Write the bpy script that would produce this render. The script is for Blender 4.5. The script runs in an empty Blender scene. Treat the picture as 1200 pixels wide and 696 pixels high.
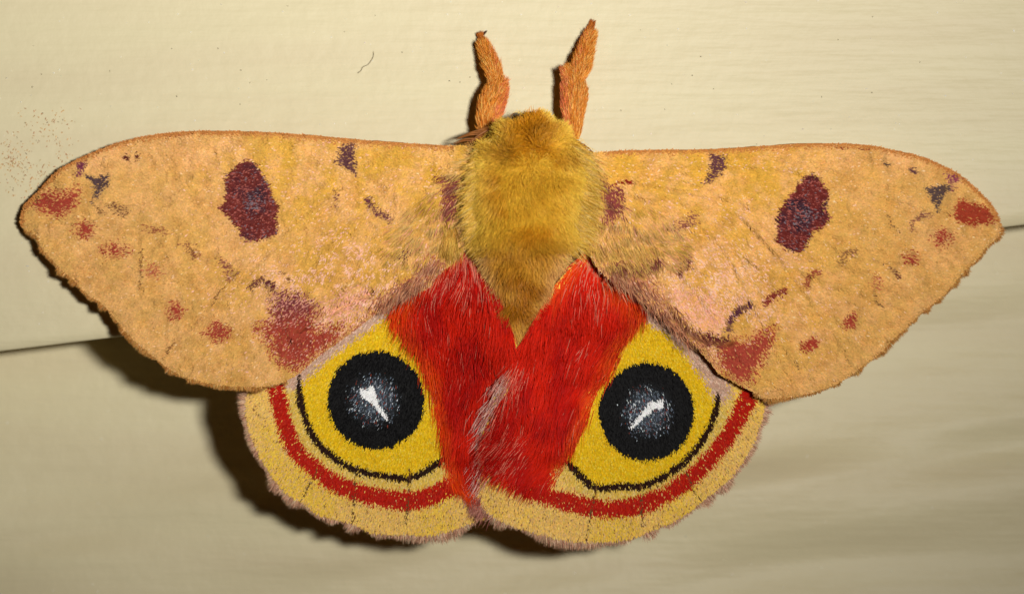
import bpy, math
import numpy as np
from mathutils import Vector
from mathutils.geometry import delaunay_2d_cdt

# ------------------------------------------------------------------ camera, light, exposure
sc = bpy.context.scene
COL = sc.collection
MM = 0.001
S = 0.057 * MM            # metres per photograph pixel at the face of the upper board
D = 0.200                 # camera to upper board, metres
cam_d = bpy.data.cameras.new('camera'); cam = bpy.data.objects.new('camera', cam_d); COL.objects.link(cam)
cam.location = (0, -D, 0); cam.rotation_euler = (math.pi / 2, 0, 0)
cam_d.sensor_width = 36; cam_d.lens = 36 * D / (1200 * S)
cam_d.clip_start = 0.005; cam_d.clip_end = 5
cam_d.dof.use_dof = True; cam_d.dof.focus_distance = D - 0.004; cam_d.dof.aperture_fstop = 30
sc.camera = cam

world = bpy.data.worlds.new('World'); sc.world = world; world.use_nodes = True
wb = world.node_tree.nodes['Background']
wb.inputs[0].default_value = (1.0, 0.62, 0.30, 1); wb.inputs[1].default_value = 0.010   # night, dim warm ambient fill added to lift the shadows

fl_d = bpy.data.lights.new('camera_flash', 'AREA'); fl = bpy.data.objects.new('camera_flash', fl_d); COL.objects.link(fl)
fl_d.shape = 'RECTANGLE'; fl_d.size = 0.016; fl_d.size_y = 0.010
fl_d.energy = 0.064; fl_d.color = (1.0, 0.975, 0.92); fl_d.spread = math.radians(60)
fl.location = (0.044, -D, 0.0115)
fl.rotation_euler = (Vector((-0.013, 0, 0.045)) - fl.location).to_track_quat('-Z', 'Y').to_euler()

vs = sc.view_settings
vs.view_transform = 'Standard'; vs.look = 'None'; vs.exposure = 0; vs.gamma = 1; vs.use_curve_mapping = False

# ------------------------------------------------------------------ helpers
rng = np.random.default_rng(7)

def lin(c, gain=0.92):
    c = np.asarray(c, float) / 255.0
    return np.where(c <= 0.04045, c / 12.92, ((c + 0.055) / 1.055) ** 2.4) * gain

def W(px, py, h):
    """photo pixel + height above the upper board (in pixel units) -> metres"""
    px, py, h = np.broadcast_arrays(np.asarray(px, float), np.asarray(py, float), np.asarray(h, float))
    k = (D - h * S) / D
    return np.stack([(px - 600) * S * k, -h * S, (348 - py) * S * k], -1)

def hash2(i, j, s):
    n = (i * 374761393 + j * 668265263 + s * 974634777) & 0x7fffffff
    n = ((n ^ (n >> 13)) * 1274126177) & 0x7fffffff
    return ((n ^ (n >> 16)) & 0xffff) / 65535.0

def vn(x, y, sc_, seed=0):
    x = np.asarray(x, float) / sc_; y = np.asarray(y, float) / sc_
    xi = np.floor(x).astype(np.int64); yi = np.floor(y).astype(np.int64)
    fx = x - xi; fy = y - yi
    fx = fx * fx * (3 - 2 * fx); fy = fy * fy * (3 - 2 * fy)
    a = hash2(xi, yi, seed); b = hash2(xi + 1, yi, seed); c = hash2(xi, yi + 1, seed); d = hash2(xi + 1, yi + 1, seed)
    return (a * (1 - fx) + b * fx) * (1 - fy) + (c * (1 - fx) + d * fx) * fy

def fbm(x, y, sc_, seed=0):
    return (vn(x, y, sc_, seed) + 0.5 * vn(x, y, sc_ / 2, seed + 11) + 0.25 * vn(x, y, sc_ / 4, seed + 23)) / 1.75

def sst(a, b, x):
    t = np.clip((x - a) / (b - a), 0, 1); return t * t * (3 - 2 * t)

def smooth_poly(pts, n=4, closed=True):
    p = np.array(pts, float); m = len(p); out = []
    rngi = range(m) if closed else range(m - 1)
    for i in rngi:
        if closed: p0, p1, p2, p3 = p[i - 1], p[i], p[(i + 1) % m], p[(i + 2) % m]
        else: p0, p1, p2, p3 = p[max(i - 1, 0)], p[i], p[i + 1], p[min(i + 2, m - 1)]
        for k in range(n):
            t = k / n
            out.append(0.5 * (2 * p1 + (p2 - p0) * t + (2 * p0 - 5 * p1 + 4 * p2 - p3) * t * t + (3 * p1 - p0 - 3 * p2 + p3) * t ** 3))
    if not closed: out.append(p[-1])
    return np.array(out)

def seg_dist(x, y, pts, closed):
    d = np.full(np.shape(x), 1e9); m = len(pts)
    for i in range(m if closed else m - 1):
        a = pts[i]; b = pts[(i + 1) % m]; e = b - a; L = e @ e + 1e-9
        t = np.clip(((x - a[0]) * e[0] + (y - a[1]) * e[1]) / L, 0, 1)
        d = np.minimum(d, (x - a[0] - t * e[0]) ** 2 + (y - a[1] - t * e[1]) ** 2)
    return np.sqrt(d)

def inside(x, y, pts):
    r = np.zeros(np.shape(x), bool); m = len(pts); j = m - 1
    for i in range(m):
        xi, yi = pts[i]; xj, yj = pts[j]
        c = ((yi > y) != (yj > y)) & (x < (xj - xi) * (y - yi) / (yj - yi + 1e-12) + xi)
        r ^= c; j = i
    return r

def m_poly(x, y, pts, soft=4):
    pts = np.array(pts, float)
    sd = seg_dist(x, y, pts, True) * np.where(inside(x, y, pts), -1, 1)
    return np.clip(0.5 - sd / soft, 0, 1)

def m_line(x, y, pts, w, soft=3):
    return np.clip(0.5 - (seg_dist(x, y, np.array(pts, float), False) - w / 2) / soft, 0, 1)

def m_ell(x, y, cx, cy, rx, ry, soft=5, rot=0):
    c, s = math.cos(math.radians(rot)), math.sin(math.radians(rot))
    u = ((x - cx) * c + (y - cy) * s) / rx; v = (-(x - cx) * s + (y - cy) * c) / ry
    return np.clip(0.5 - (np.hypot(u, v) - 1) * min(rx, ry) / soft, 0, 1)

def link(o, parent=None):
    COL.objects.link(o)
    if parent is not None: o.parent = parent
    return o

def empty(name, label, cat, loc=(0, 0, 0)):
    o = bpy.data.objects.new(name, None); o.empty_display_size = 0.005; o.location = loc
    o['label'] = label; o['category'] = cat
    return link(o)

def raw_mesh(name, verts, quads, cols=None, smooth=False):
    verts = np.asarray(verts, np.float32).reshape(-1, 3); quads = np.asarray(quads, np.int32)
    k = quads.shape[1]
    me = bpy.data.meshes.new(name)
    me.vertices.add(len(verts)); me.vertices.foreach_set('co', verts.ravel())
    me.loops.add(quads.size); me.loops.foreach_set('vertex_index', quads.ravel())
    me.polygons.add(len(quads)); me.polygons.foreach_set('loop_start', np.arange(0, quads.size, k, dtype=np.int32))
    try: me.polygons.foreach_set('loop_total', np.full(len(quads), k, np.int32))
    except Exception: pass
    me.polygons.foreach_set('use_smooth', np.full(len(quads), smooth))
    if cols is not None:
        a = me.color_attributes.new('tint', 'FLOAT_COLOR', 'POINT')
        c = np.ones((len(verts), 4), np.float32); c[:, :3] = cols; a.data.foreach_set('color', c.ravel())
    me.update(); me.validate()
    return me

def add(name, me, mat, parent=None, kind=None, label=None):
    o = bpy.data.objects.new(name, me); me.materials.append(mat)
    if kind: o['kind'] = kind
    if label: o['label'] = label
    return link(o, parent)

# ------------------------------------------------------------------ materials
def tint_mat(name, rough, spec, sheen=0.0, value_noise=0.12, scale=9000, subs=0):
    m = bpy.data.materials.new(name); m.use_nodes = True; nt = m.node_tree; b = nt.nodes['Principled BSDF']
    at = nt.nodes.new('ShaderNodeAttribute'); at.attribute_name = 'tint'
    tc = nt.nodes.new('ShaderNodeTexCoord'); nz = nt.nodes.new('ShaderNodeTexNoise'); nz.inputs['Scale'].default_value = scale
    nt.links.new(tc.outputs['Object'], nz.inputs['Vector'])
    mr = nt.nodes.new('ShaderNodeMapRange'); mr.inputs[1].default_value = 0.3; mr.inputs[2].default_value = 0.7
    mr.inputs[3].default_value = 1 - value_noise; mr.inputs[4].default_value = 1 + value_noise
    nt.links.new(nz.outputs['Fac'], mr.inputs[0])
    mx = nt.nodes.new('ShaderNodeVectorMath'); mx.operation = 'SCALE'
    nt.links.new(at.outputs['Color'], mx.inputs[0]); nt.links.new(mr.outputs[0], mx.inputs['Scale'])
    nt.links.new(mx.outputs[0], b.inputs['Base Color'])
    b.inputs['Roughness'].default_value = rough; b.inputs['Specular IOR Level'].default_value = spec
    b.inputs['Sheen Weight'].default_value = sheen; b.inputs['Sheen Roughness'].default_value = 0.4
    return m

M_scale = tint_mat('wing_scale', 0.50, 0.045)
M_membrane = tint_mat('wing_membrane', 0.7, 0.06)
M_fur = tint_mat('body_fur', 0.5, 0.16)
M_red = tint_mat('red_fur', 0.5, 0.05)
M_eye = tint_mat('eyespot_scale', 0.45, 0.035)
M_speck = tint_mat('speck', 0.6, 0.3)

def plain_mat(name, col, rough=0.5, spec=0.3, noise_scale=3000, amt=0.2):
    m = bpy.data.materials.new(name); m.use_nodes = True; nt = m.node_tree; b = nt.nodes['Principled BSDF']
    tc = nt.nodes.new('ShaderNodeTexCoord'); nz = nt.nodes.new('ShaderNodeTexNoise'); nz.inputs['Scale'].default_value = noise_scale
    nt.links.new(tc.outputs['Object'], nz.inputs['Vector'])
    cr = nt.nodes.new('ShaderNodeValToRGB'); c = lin(col)
    cr.color_ramp.elements[0].position = 0.3; cr.color_ramp.elements[1].position = 0.7
    cr.color_ramp.elements[0].color = (*(c * (1 - amt)), 1); cr.color_ramp.elements[1].color = (*np.minimum(c * (1 + amt), 1), 1)
    nt.links.new(nz.outputs['Fac'], cr.inputs[0]); nt.links.new(cr.outputs[0], b.inputs['Base Color'])
    b.inputs['Roughness'].default_value = rough; b.inputs['Specular IOR Level'].default_value = spec
    return m
M_body = plain_mat('body_skin', (196, 146, 44), 0.7)
M_leg = plain_mat('leg_skin', (150, 85, 35), 0.6)
M_claw = plain_mat('claw_horn', (70, 35, 18), 0.35, 0.5)
M_ant = plain_mat('antenna_horn', (150, 92, 42), 0.5)
M_darkeye = plain_mat('compound_eye', (48, 26, 12), 0.25, 0.6)
M_fibre = plain_mat('fibre', (110, 95, 70), 0.6)

def siding_mat():
    m = bpy.data.materials.new('painted_siding'); m.use_nodes = True; nt = m.node_tree; b = nt.nodes['Principled BSDF']
    tc = nt.nodes.new('ShaderNodeTexCoord')
    mp = nt.nodes.new('ShaderNodeMapping'); mp.inputs['Scale'].default_value = (30, 60, 260)
    nt.links.new(tc.outputs['Object'], mp.inputs['Vector'])
    n1 = nt.nodes.new('ShaderNodeTexNoise'); n1.inputs['Scale'].default_value = 1.0; n1.inputs['Detail'].default_value = 5
    nt.links.new(mp.outputs[0], n1.inputs['Vector'])
    cr = nt.nodes.new('ShaderNodeValToRGB'); cr.color_ramp.elements[0].position = 0.3; cr.color_ramp.elements[1].position = 0.72
    cr.color_ramp.elements[0].color = (*lin((219, 205, 168)), 1); cr.color_ramp.elements[1].color = (*lin((226, 215, 176)), 1)
    nt.links.new(n1.outputs['Fac'], cr.inputs[0]); nt.links.new(cr.outputs[0], b.inputs['Base Color'])
    n2 = nt.nodes.new('ShaderNodeTexNoise'); n2.inputs['Scale'].default_value = 700; n2.inputs['Detail'].default_value = 4
    nt.links.new(tc.outputs['Object'], n2.inputs['Vector'])
    mp3 = nt.nodes.new('ShaderNodeMapping'); mp3.inputs['Scale'].default_value = (150, 300, 1500)
    nt.links.new(tc.outputs['Object'], mp3.inputs['Vector'])
    n3 = nt.nodes.new('ShaderNodeTexNoise'); n3.inputs['Scale'].default_value = 1; n3.inputs['Detail'].default_value = 3
    nt.links.new(mp3.outputs[0], n3.inputs['Vector'])
    ad = nt.nodes.new('ShaderNodeMath'); ad.operation = 'ADD'
    nt.links.new(n2.outputs['Fac'], ad.inputs[0]); nt.links.new(n3.outputs['Fac'], ad.inputs[1])
    bp = nt.nodes.new('ShaderNodeBump'); bp.inputs['Strength'].default_value = 0.8; bp.inputs['Distance'].default_value = 0.00009
    nt.links.new(ad.outputs[0], bp.inputs['Height']); nt.links.new(bp.outputs[0], b.inputs['Normal'])
    b.inputs['Roughness'].default_value = 0.5; b.inputs['Specular IOR Level'].default_value = 0.3
    return m
M_wall = siding_mat()

# ------------------------------------------------------------------ the wall: two lapped siding boards
J0 = (0.0, 411.0); J1 = (1200.0, 263.0)                      # the lap line in the photograph
JA = math.atan2(-(J1[1] - J0[1]), J1[0] - J0[0])             # its tilt
jc = W(600, 337, 0)
UX = np.array([math.cos(JA), 0, math.sin(JA)]); VX = np.array([-math.sin(JA), 0, math.cos(JA)])
SLOPE = 0.05; STEP = 10.0                                    # board lean; depth of the lap (mm)

def grain(u, v, seed):
    w = v + 1.8 * (vn(u, v * 3, 17, seed) - 0.5) + 2.2 * (vn(u, v, 45, seed + 3) - 0.5)
    return (vn(u / 16, w / 3.2, 1, seed + 5) - 0.5) + 0.07 * (vn(u / 8, w / 1.2, 1, seed + 7) - 0.5) + 0.9 * (vn(u / 26, w / 5.5, 1, seed + 9) - 0.5)

def wall_depth(u, v, which):
    """height (mm) of the board face towards the camera at wall coordinates u, v (mm)"""
    if which == 0:
        amp = 0.11 + 0.10 * np.exp(-np.maximum(v, 0) / 5.0) * sst(0, 1.5, v)
        r = np.clip((1.0 - v) / 1.0, 0, 1)
        return -SLOPE * v + amp * grain(u, v, 40) - 0.35 * r * r
    amp = 0.15 + 1.35 * sst(-2, -13, v)
    return -STEP - SLOPE * v + amp * grain(u, v, 80)

def wall_pt(u, v, d):
    return jc + (u[..., None] * UX + v[..., None] * VX) * MM + d[..., None] * MM * np.array([0, -1, 0])

def px_uv(px, py, h=0.0):
    p = W(px, py, h) - jc
    return (p @ UX) / MM, (p @ VX) / MM

wall = bpy.data.objects.new('house_wall', None); wall.empty_display_size = 0.01; link(wall); wall['kind'] = 'structure'
def board(which):
    us = np.arange(-85, 85.01, 0.45)
    if which == 0: vsr = np.concatenate([np.arange(0, 2, 0.1), np.arange(2, 60, 0.3)])
    else: vsr = np.concatenate([np.arange(6, -45, -0.3)])
    U, V = np.meshgrid(us, vsr, indexing='ij')
    d = wall_depth(U, V, which)
    if which == 0:                                           # fold the butt edge back to the lower board
        U = np.concatenate([U[:, :1]] * 6 + [U], 1)
        V = np.concatenate([np.full((len(us), 1), x) for x in (8.0, 0.9, 0.35, 0.08, -0.03, -0.035)] + [V], 1)
        e = d[:, :1]
        d = np.concatenate([e * 0 - 11.0, e * 0 - 10.9, e * 0 - 10.6, e - 4.0, e - 0.5, e - 0.15, d], 1)
    pts = wall_pt(U, V, d); n, m = U.shape
    idx = np.arange(n * m).reshape(n, m)
    q = np.stack([idx[:-1, :-1], idx[1:, :-1], idx[1:, 1:], idx[:-1, 1:]], -1).reshape(-1, 4)
    if which == 1: q = q[:, ::-1]
    o = add('siding_board', raw_mesh('siding_board', pts, q, smooth=True), M_wall, wall)
    sd = o.modifiers.new('thickness', 'SOLIDIFY'); sd.thickness = 0.0009; sd.offset = -1
    return o
board(0); board(1)

def wall_h(px, py):
    """board height in pixel units under a photo pixel"""
    px = np.asarray(px, float); py = np.asarray(py, float)
    jy = 411 - 148 * px / 1200
    up = py < jy
    u, v = px_uv(px, py, 0.0); a = wall_depth(u, np.maximum(v, 0.02), 0)
    u2, v2 = px_uv(px, py, -STEP * MM / S); b = wall_depth(u2, v2, 1)
    return np.where(up, a, b) * MM / S

# ------------------------------------------------------------------ scales and hairs (real little blades)
def scale_mesh(name, x, y, h, dx, dy, L, wd, lift, cols, roll=None):
    n = len(x); nx, ny = -dy, dx
    roll = np.zeros(n) if roll is None else roll
    v = np.empty((n, 4, 3))
    t = 0.58
    v[:, 0] = W(x, y, h)
    v[:, 1] = W(x + dx * L * t + nx * wd / 2, y + dy * L * t + ny * wd / 2, h + lift * t + roll * wd)
    v[:, 2] = W(x + dx * L, y + dy * L, h + lift)
    v[:, 3] = W(x + dx * L * t - nx * wd / 2, y + dy * L * t - ny * wd / 2, h + lift * t - roll * wd)
    q = np.arange(n * 4).reshape(n, 4)
    return raw_mesh(name, v, q, np.repeat(cols, 4, 0))

def hair_mesh(name, root, d0, d1, L, wd, cols, K=4, twist=1.0):
    """root (n,3) in (px,py,h) space; d0 starting and d1 ending direction; ribbons bending from one to the other"""
    n = len(root); v = np.empty((n, (K + 1) * 2, 3)); p = root.copy()
    d0 = d0 / np.linalg.norm(d0, axis=1, keepdims=True); d1 = d1 / np.linalg.norm(d1, axis=1, keepdims=True)
    r = rng.normal(0, 1, (n, 3)); r[:, 2] += 0.0
    view = np.array([0, 0, 1.0]) + 0.55 * twist * rng.normal(0, 1, (n, 3))
    for k in range(K + 1):
        t = k / K; d = d0 * (1 - t) + d1 * t; d /= np.linalg.norm(d, axis=1, keepdims=True)
        s = np.cross(d, view); s /= np.linalg.norm(s, axis=1, keepdims=True) + 1e-9
        w = (wd * (1 - 0.88 * t ** 1.6))[:, None] * 0.5
        a = p + s * w; b = p - s * w
        v[:, 2 * k] = W(a[:, 0], a[:, 1], a[:, 2]); v[:, 2 * k + 1] = W(b[:, 0], b[:, 1], b[:, 2])
        p = p + d * (L / K)[:, None]
    base = np.arange(n)[:, None, None] * (2 * (K + 1)); ks = np.arange(K)[None, :, None] * 2
    q = (base + ks + np.array([0, 1, 3, 2])[None, None, :]).reshape(-1, 4)
    return raw_mesh(name, v, q, np.repeat(cols, 2 * (K + 1), 0))

def scatter(poly, sp):
    poly = np.array(poly); x0, y0 = poly.min(0); x1, y1 = poly.max(0)
    gx, gy = np.meshgrid(np.arange(x0, x1, sp), np.arange(y0, y1, sp))
    x = (gx + rng.uniform(-.6, .6, gx.shape) * sp).ravel(); y = (gy + rng.uniform(-.6, .6, gx.shape) * sp).ravel()
    k = inside(x, y, poly); return x[k], y[k]

def jit(cols, a=0.12, hue=0.05):
    n = len(cols)
    return np.clip(cols * np.exp(rng.normal(0, a, (n, 1))) * np.exp(rng.normal(0, hue, (n, 3))), 0.002, 0.95)

def mix(a, b, t):
    t = np.asarray(t)[..., None]; return np.asarray(a) * (1 - t) + np.asarray(b) * t

def membrane(name, poly, hf, pat, parent, sp=4.0):
    poly = np.array(poly); x, y = scatter(poly, sp)
    keep = seg_dist(x, y, poly, True) > sp * 0.5; x, y = x[keep], y[keep]
    # dense boundary
    bd = []
    for i in range(len(poly)):
        a, b = poly[i], poly[(i + 1) % len(poly)]; m = max(1, int(np.hypot(*(b - a)) / sp))
        for k in range(m): bd.append(a + (b - a) * k / m)
    bd = np.array(bd); nb = len(bd)
    P = [Vector(p) for p in bd] + [Vector((a, b)) for a, b in zip(x, y)]
    E = [(i, (i + 1) % nb) for i in range(nb)]
    vo, eo, fo, *_ = delaunay_2d_cdt(P, E, [], 1, 1e-4)
    v2 = np.array([[p.x, p.y] for p in vo]); f = np.array(fo, np.int32)
    tri = v2[f]; ar = (tri[:, 1, 0] - tri[:, 0, 0]) * (tri[:, 2, 1] - tri[:, 0, 1]) - (tri[:, 2, 0] - tri[:, 0, 0]) * (tri[:, 1, 1] - tri[:, 0, 1])
    f[ar > 0] = f[ar > 0][:, ::-1]
    cols, _ = pat(v2[:, 0], v2[:, 1])
    me = raw_mesh(name, W(v2[:, 0], v2[:, 1], hf(v2[:, 0], v2[:, 1])), f, cols, smooth=True)
    o = add(name, me, M_membrane, parent)
    sd = o.modifiers.new('thickness', 'SOLIDIFY'); sd.thickness = 0.00009; sd.offset = -1
    return o

# ------------------------------------------------------------------ the moth
moth = empty('moth', 'tan moth with red and yellow hindwings bearing two big black eyespots', 'moth', (0, 0, 0))

# ---- forewings
FW = {
 'L': [(25,262),(28,242),(39,231),(52,217),(70,199),(90,188),(111,178),(134,169),(165,161),(202,155.5),(240,153.5),(300,154.5),(363,158.5),(415,163.5),(475,168),(527,171.5),(560,178),
       (572,235),(548,290),(513,322),(504,335),(484,344),(461,354),(438,370),(415,387),(395,402),(375,416),(352,436),(334,446),(311,452),(285,452),(261,451),(231,445),(207,436),(186,421),(168,406),(149,389),(136,372),(121,356),(100,341),(86,326),(71,314),(60,301),(50,290),(44,276),(31,269)],
 'R': [(1171,258),(1164,243),(1147.6,225),(1126,206),(1104,194),(1077,183),(1049,176.5),(1022,171),(989,168.5),(940,169),(898,171),(838,175),(756,176),(713,178),(690,186),
       (678,235),(690,292),(706,320),(726.5,332),(744,346),(764,363),(784,376),(798,384),(811,401),(832,424),(843,438),(866,450),(886,461),(898,466),(918,465),(946,460),(974,451),(996,438),(1025,417),(1045,397),(1060,384),(1083,362),(1099,351),(1114,335),(1122,325),(1135,312),(1146,301),(1154,290),(1167,279),(1171,269)]}
FW = {k: smooth_poly(v, 3) for k, v in FW.items()}
ROOT = {'L': (556, 215), 'R': (694, 218)}

VEINS = {'L': [[(550,200),(420,215),(300,300),(160,345)],[(550,200),(400,230),(280,340),(200,410)],[(550,210),(420,260),(330,380),(290,440)],[(545,225),(440,300),(390,365),(345,395)],[(550,195),(330,190),(180,240),(60,262)],[(550,200),(340,240),(220,300),(95,310)]],
         'R': [[(700,200),(830,220),(930,310),(1060,360)],[(700,205),(850,240),(950,350),(1000,425)],[(700,210),(830,270),(900,390),(930,450)],[(705,225),(800,320),(850,390),(870,420)],[(700,195),(900,195),(1060,235),(1165,262)],[(700,200),(880,240),(1010,300),(1130,300)]]}
VEINS = {k: [smooth_poly(p, 6, False) for p in v] for k, v in VEINS.items()}

COST = {'L': np.array([(25,262),(28,242),(39,231),(52,217),(70,199),(90,188),(111,178),(134,169),(165,161),(202,156),(240,154),(300,155)], float), 'R': np.array([(1171,258),(1164,243),(1147.6,225),(1126,206),(1104,194),(1077,183),(1049,176.5),(1022,171),(989,168.5),(940,169)], float)}
def h_fore(side):
    def f(x, y):
        x = np.asarray(x, float); y = np.asarray(y, float)
        u = np.clip((556 - x) / 530, 0, 1.1) if side == 'L' else np.clip((x - 694) / 480, 0, 1.1)
        top = 156 + 100 * u ** 4; v = np.clip((y - top) / 280, 0, 1)
        h = 30 + 62 * np.clip(1 - u, 0, 1) ** 1.15 + (20 * v * sst(.25, .7, u) if side == 'L' else 2 * v) + 6 * np.sin(np.pi * np.clip(v * 1.2, 0, 1)) * (1 - u * 0.5)
        h += 6 * np.exp(-((y - top) / 12) ** 2)                        # thick leading edge
        cd = seg_dist(x, y, COST[side], False); h -= 20 * np.exp(-cd / 26) * sst(.5, .85, u) * (1 if side == 'L' else .5)
        h += 5.0 * (vn(x, y, 70, 3) - 0.5) + 6.0 * (vn(x, y, 26, 4) - 0.5) + 3.4 * (vn(x, y, 11, 5) - 0.5)
        rg = 1 - np.abs(2 * vn(x + 6 * vn(x, y, 20, 8), y + 6 * vn(x, y, 20, 9), 15, 6) - 1); h += 3.6 * rg ** 3 + 1.5 * (vn(x, y, 5.5, 12) - .5)
        for p in VEINS[side]:
            d = seg_dist(x, y, p, False); h += 2.6 * np.exp(-(d / 3.0) ** 2) - 1.4 * np.exp(-((d - 6) / 3) ** 2)
        # the folded crease near the trailing edge
        fold = [(352, 386), (386, 366), (412, 354), (437, 342)] if side == 'L' else [(855, 400), (828, 397), (806, 390), (785, 366)]
        d = seg_dist(x, y, np.array(fold, float), False)
        h += 10 * np.exp(-((d - 10) / 7) ** 2) - 9 * np.exp(-(d / 4) ** 2)
        return h
    return f

def pat_fore(side):
    L = side == 'L'
    red = (158, 62, 46)
    items = []   # (name, mask fn, colour fn)
    def it(name, m, c, a=1.0): items.append((name, m, c, a))
    P = lambda pts, soft=5: (lambda x, y: m_poly(x, y, pts, soft))
    LN = lambda pts, w, soft=4: (lambda x, y: m_line(x, y, pts, w, soft))
    EL = lambda cx, cy, rx, ry, soft=11, rot=0: (lambda x, y: m_ell(x, y, cx, cy, rx, ry, soft, rot))
    if L:
        it('costal_speck', lambda x, y: m_line(x, y, [(176,167),(196,160),(220,157.5),(245,156.5),(262,158)], 4, 3) * (vn(x, y, 6, 9) > .52), (135, 50, 35))
        it('costal_speck', lambda x, y: np.maximum(m_ell(x, y, 150, 185.5, 5, 3, 3), m_ell(x, y, 163, 184, 2.5, 4, 3)), (95, 45, 35), .8)
        it('apical_patch', P([(40,240),(56,226),(78,226),(94,220),(92,238),(76,252),(58,250)], 14), red, .9)
        it('apical_streak', P([(88,188),(104,189),(100,200),(96,208),(92,206),(95,198)], 5), (120, 52, 72), .9)
        it('apical_mark', P([(102,204),(116,208),(130,205),(127,218),(118,230),(110,238),(114,222)], 4), (84, 62, 62), .9)
        it('wing_mark', P([(128,240),(140,237),(153,245),(148,255),(138,248)], 7), (122, 78, 52), .6)
        it('red_spot', EL(101, 269, 10, 9), red, .85)
        it('red_spot', EL(138, 293, 14, 7), red, .65)
        it('red_spot', EL(182, 317, 9, 7), (178, 95, 66), .5)
        it('red_spot', EL(208, 364, 9, 9), red, .8)
        it('red_spot', EL(258, 388, 14, 10), red, .85)
        it('wing_mark', P([(212,284),(228,286),(236,296),(228,304),(222,294)], 7), (135, 75, 52), .55)
        it('wing_mark', EL(186, 269, 14, 4, 6, 10), (150, 85, 55), .45)
        it('wing_mark', LN([(262,306),(268,312),(270,324)], 8, 7), (135, 75, 60), .6)
        it('wing_mark', LN([(296,334),(310,327),(321,334),(324,344)], 6, 5), (95, 42, 45), .85)
        it('discal_spot', P([(292,187),(303,193),(309.6,204),(318,217),(322,231),(329,242),(326,256),(329,267),(322,277),(308,279),(295,283),(284,277),(281,267),(271,257),(259,243),(266,234),(267,220),(265,209),(275,198),(284,191)], 3.5), 'discal')
        it('costal_bar', P([(409,163),(420,165),(417.5,185),(421,206),(410,201),(397,189),(401,174)], 6), (92, 54, 58), .88)
        it('wing_mark', LN([(395,224),(397,242)], 5, 5), (130, 80, 65), .5)
        it('wing_mark', LN([(433,233),(442,247),(459,256)], 7, 6), (105, 55, 60), .8)
        it('basal_patch', P([(512,208),(540,208),(541,240),(528,258),(520,246),(522,225)], 10), (130, 62, 55), .75)
        it('basal_speck', LN([(513,210),(536,209)], 3, 2), (120, 40, 30), .8)
        it('wing_mark', EL(474, 297, 9, 5, 6, -15), (95, 45, 45), .8)
        it('pink_fold_sheen', P([(355,378),(380,352),(410,340),(438,338),(440,352),(408,374),(370,388)], 16), (232, 166, 144), .42)  # pink sheen of the raised fold, coloured onto the scales
        it('trailing_patch', P([(303,384),(320,372),(322,346),(340,342),(356,344),(374,358),(366,374),(372,384),(401,380),(396,398),(375,413),(352,432),(332,428),(320,412),(317,396)], 18), 'trail', .95)
        for cr in ([(168,292),(167,315),(165,337)], [(194,418),(207,400)], [(243,363),(262,338),(284,316)], [(272,322),(280,312)], [(112,240),(124,252)], [(330,318),(345,330)]):
            it('scale_crack', LN(cr, 1.6, 1.5), (128, 84, 46), .75)
        it('trailing_margin', P([(394,404),(404,390),(424,374),(446,352),(482,322),(505,298),(522,300),(513,322),(484,346),(440,372)], 18), (166, 92, 66), .6)
        edge = [(25,262),(28,242),(39,231),(52,217),(70,199),(90,188),(111,178),(134,169),(165,161),(202,156),(240,154),(300,155),(363,159),(415,164),(475,168.5),(527,172)]
    else:
        it('costal_speck', lambda x, y: m_line(x, y, [(980,173),(1000,174),(1022,175.5)], 2.5, 2) * (vn(x, y, 6, 9) > .35), (115, 45, 35))
        it('costal_speck', lambda x, y: m_line(x, y, [(1030,186),(1038,194)], 2.5, 2), (80, 60, 55), .8)
        it('costal_speck', EL(1068, 200.5, 4, 2.5, 3, 20), (95, 60, 60), .9)
        it('apical_patch', P([(1115,243),(1122,234),(1136,236),(1153,243),(1168,252),(1162,261),(1132,264),(1117,257)], 8), (156, 58, 36), .95)
        it('apical_streak', P([(1107,202),(1124,202),(1130,210),(1118,214),(1114,224),(1110,216)], 6), (135, 62, 80), .8)
        it('apical_mark', P([(1081,221),(1092,218),(1104,215),(1113,220),(1102,232),(1097,248),(1089,235)], 4), (86, 66, 62), .9)
        it('wing_mark', LN([(1066,268),(1068,258),(1077,253),(1088,252)], 5, 5), (135, 85, 65), .75)
        it('red_spot', EL(1102.6, 278, 10, 9), red, .9)
        it('red_spot', EL(1066, 303, 7, 6), red, .7)
        it('wing_mark', LN([(984,306),(990,297),(1000,295)], 8, 7), (135, 90, 55), .6)
        it('wing_mark', LN([(1044,317),(1052,324)], 4, 4), (110, 60, 45), .7)
        it('red_spot', EL(1026, 330, 6, 7), (178, 95, 66), .45)
        it('red_spot', EL(995, 375, 7, 10, 6, 30), red, .8)
        it('red_spot', EL(948, 402, 10, 7, 6, -30), (160, 58, 42), .9)
        it('wing_mark', LN([(943,334),(947,323),(958,318)], 7, 6), (150, 72, 50), .7)
        it('wing_mark', LN([(896,354),(906,344),(917,339)], 7, 5), (130, 52, 42), .85)
        it('wing_mark', LN([(852,386),(856,370),(866,361),(879,357)], 7, 5), (88, 45, 58), .9)
        it('discal_spot', P([(940,206),(950,204),(959,209),(965,220),(969,225),(965,243),(970.6,254),(965,265),(951,271),(946,282),(941,292),(934,296.5),(920,292),(908,284),(909,270),(907.5,256),(917,235),(931,221)], 3.5), 'discal')
        it('costal_bar', P([(832,180),(849,183),(846,195),(843,203),(829,214),(821,215),(829,203)], 6), (96, 56, 60), .88)
        it('wing_mark', P([(782,264),(796,258),(812,248),(816,258),(804,268),(788,270)], 9), (140, 82, 66), .6)
        it('wing_mark', LN([(803,300),(806,310),(796,318)], 7, 6), (110, 48, 45), .8)
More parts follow.
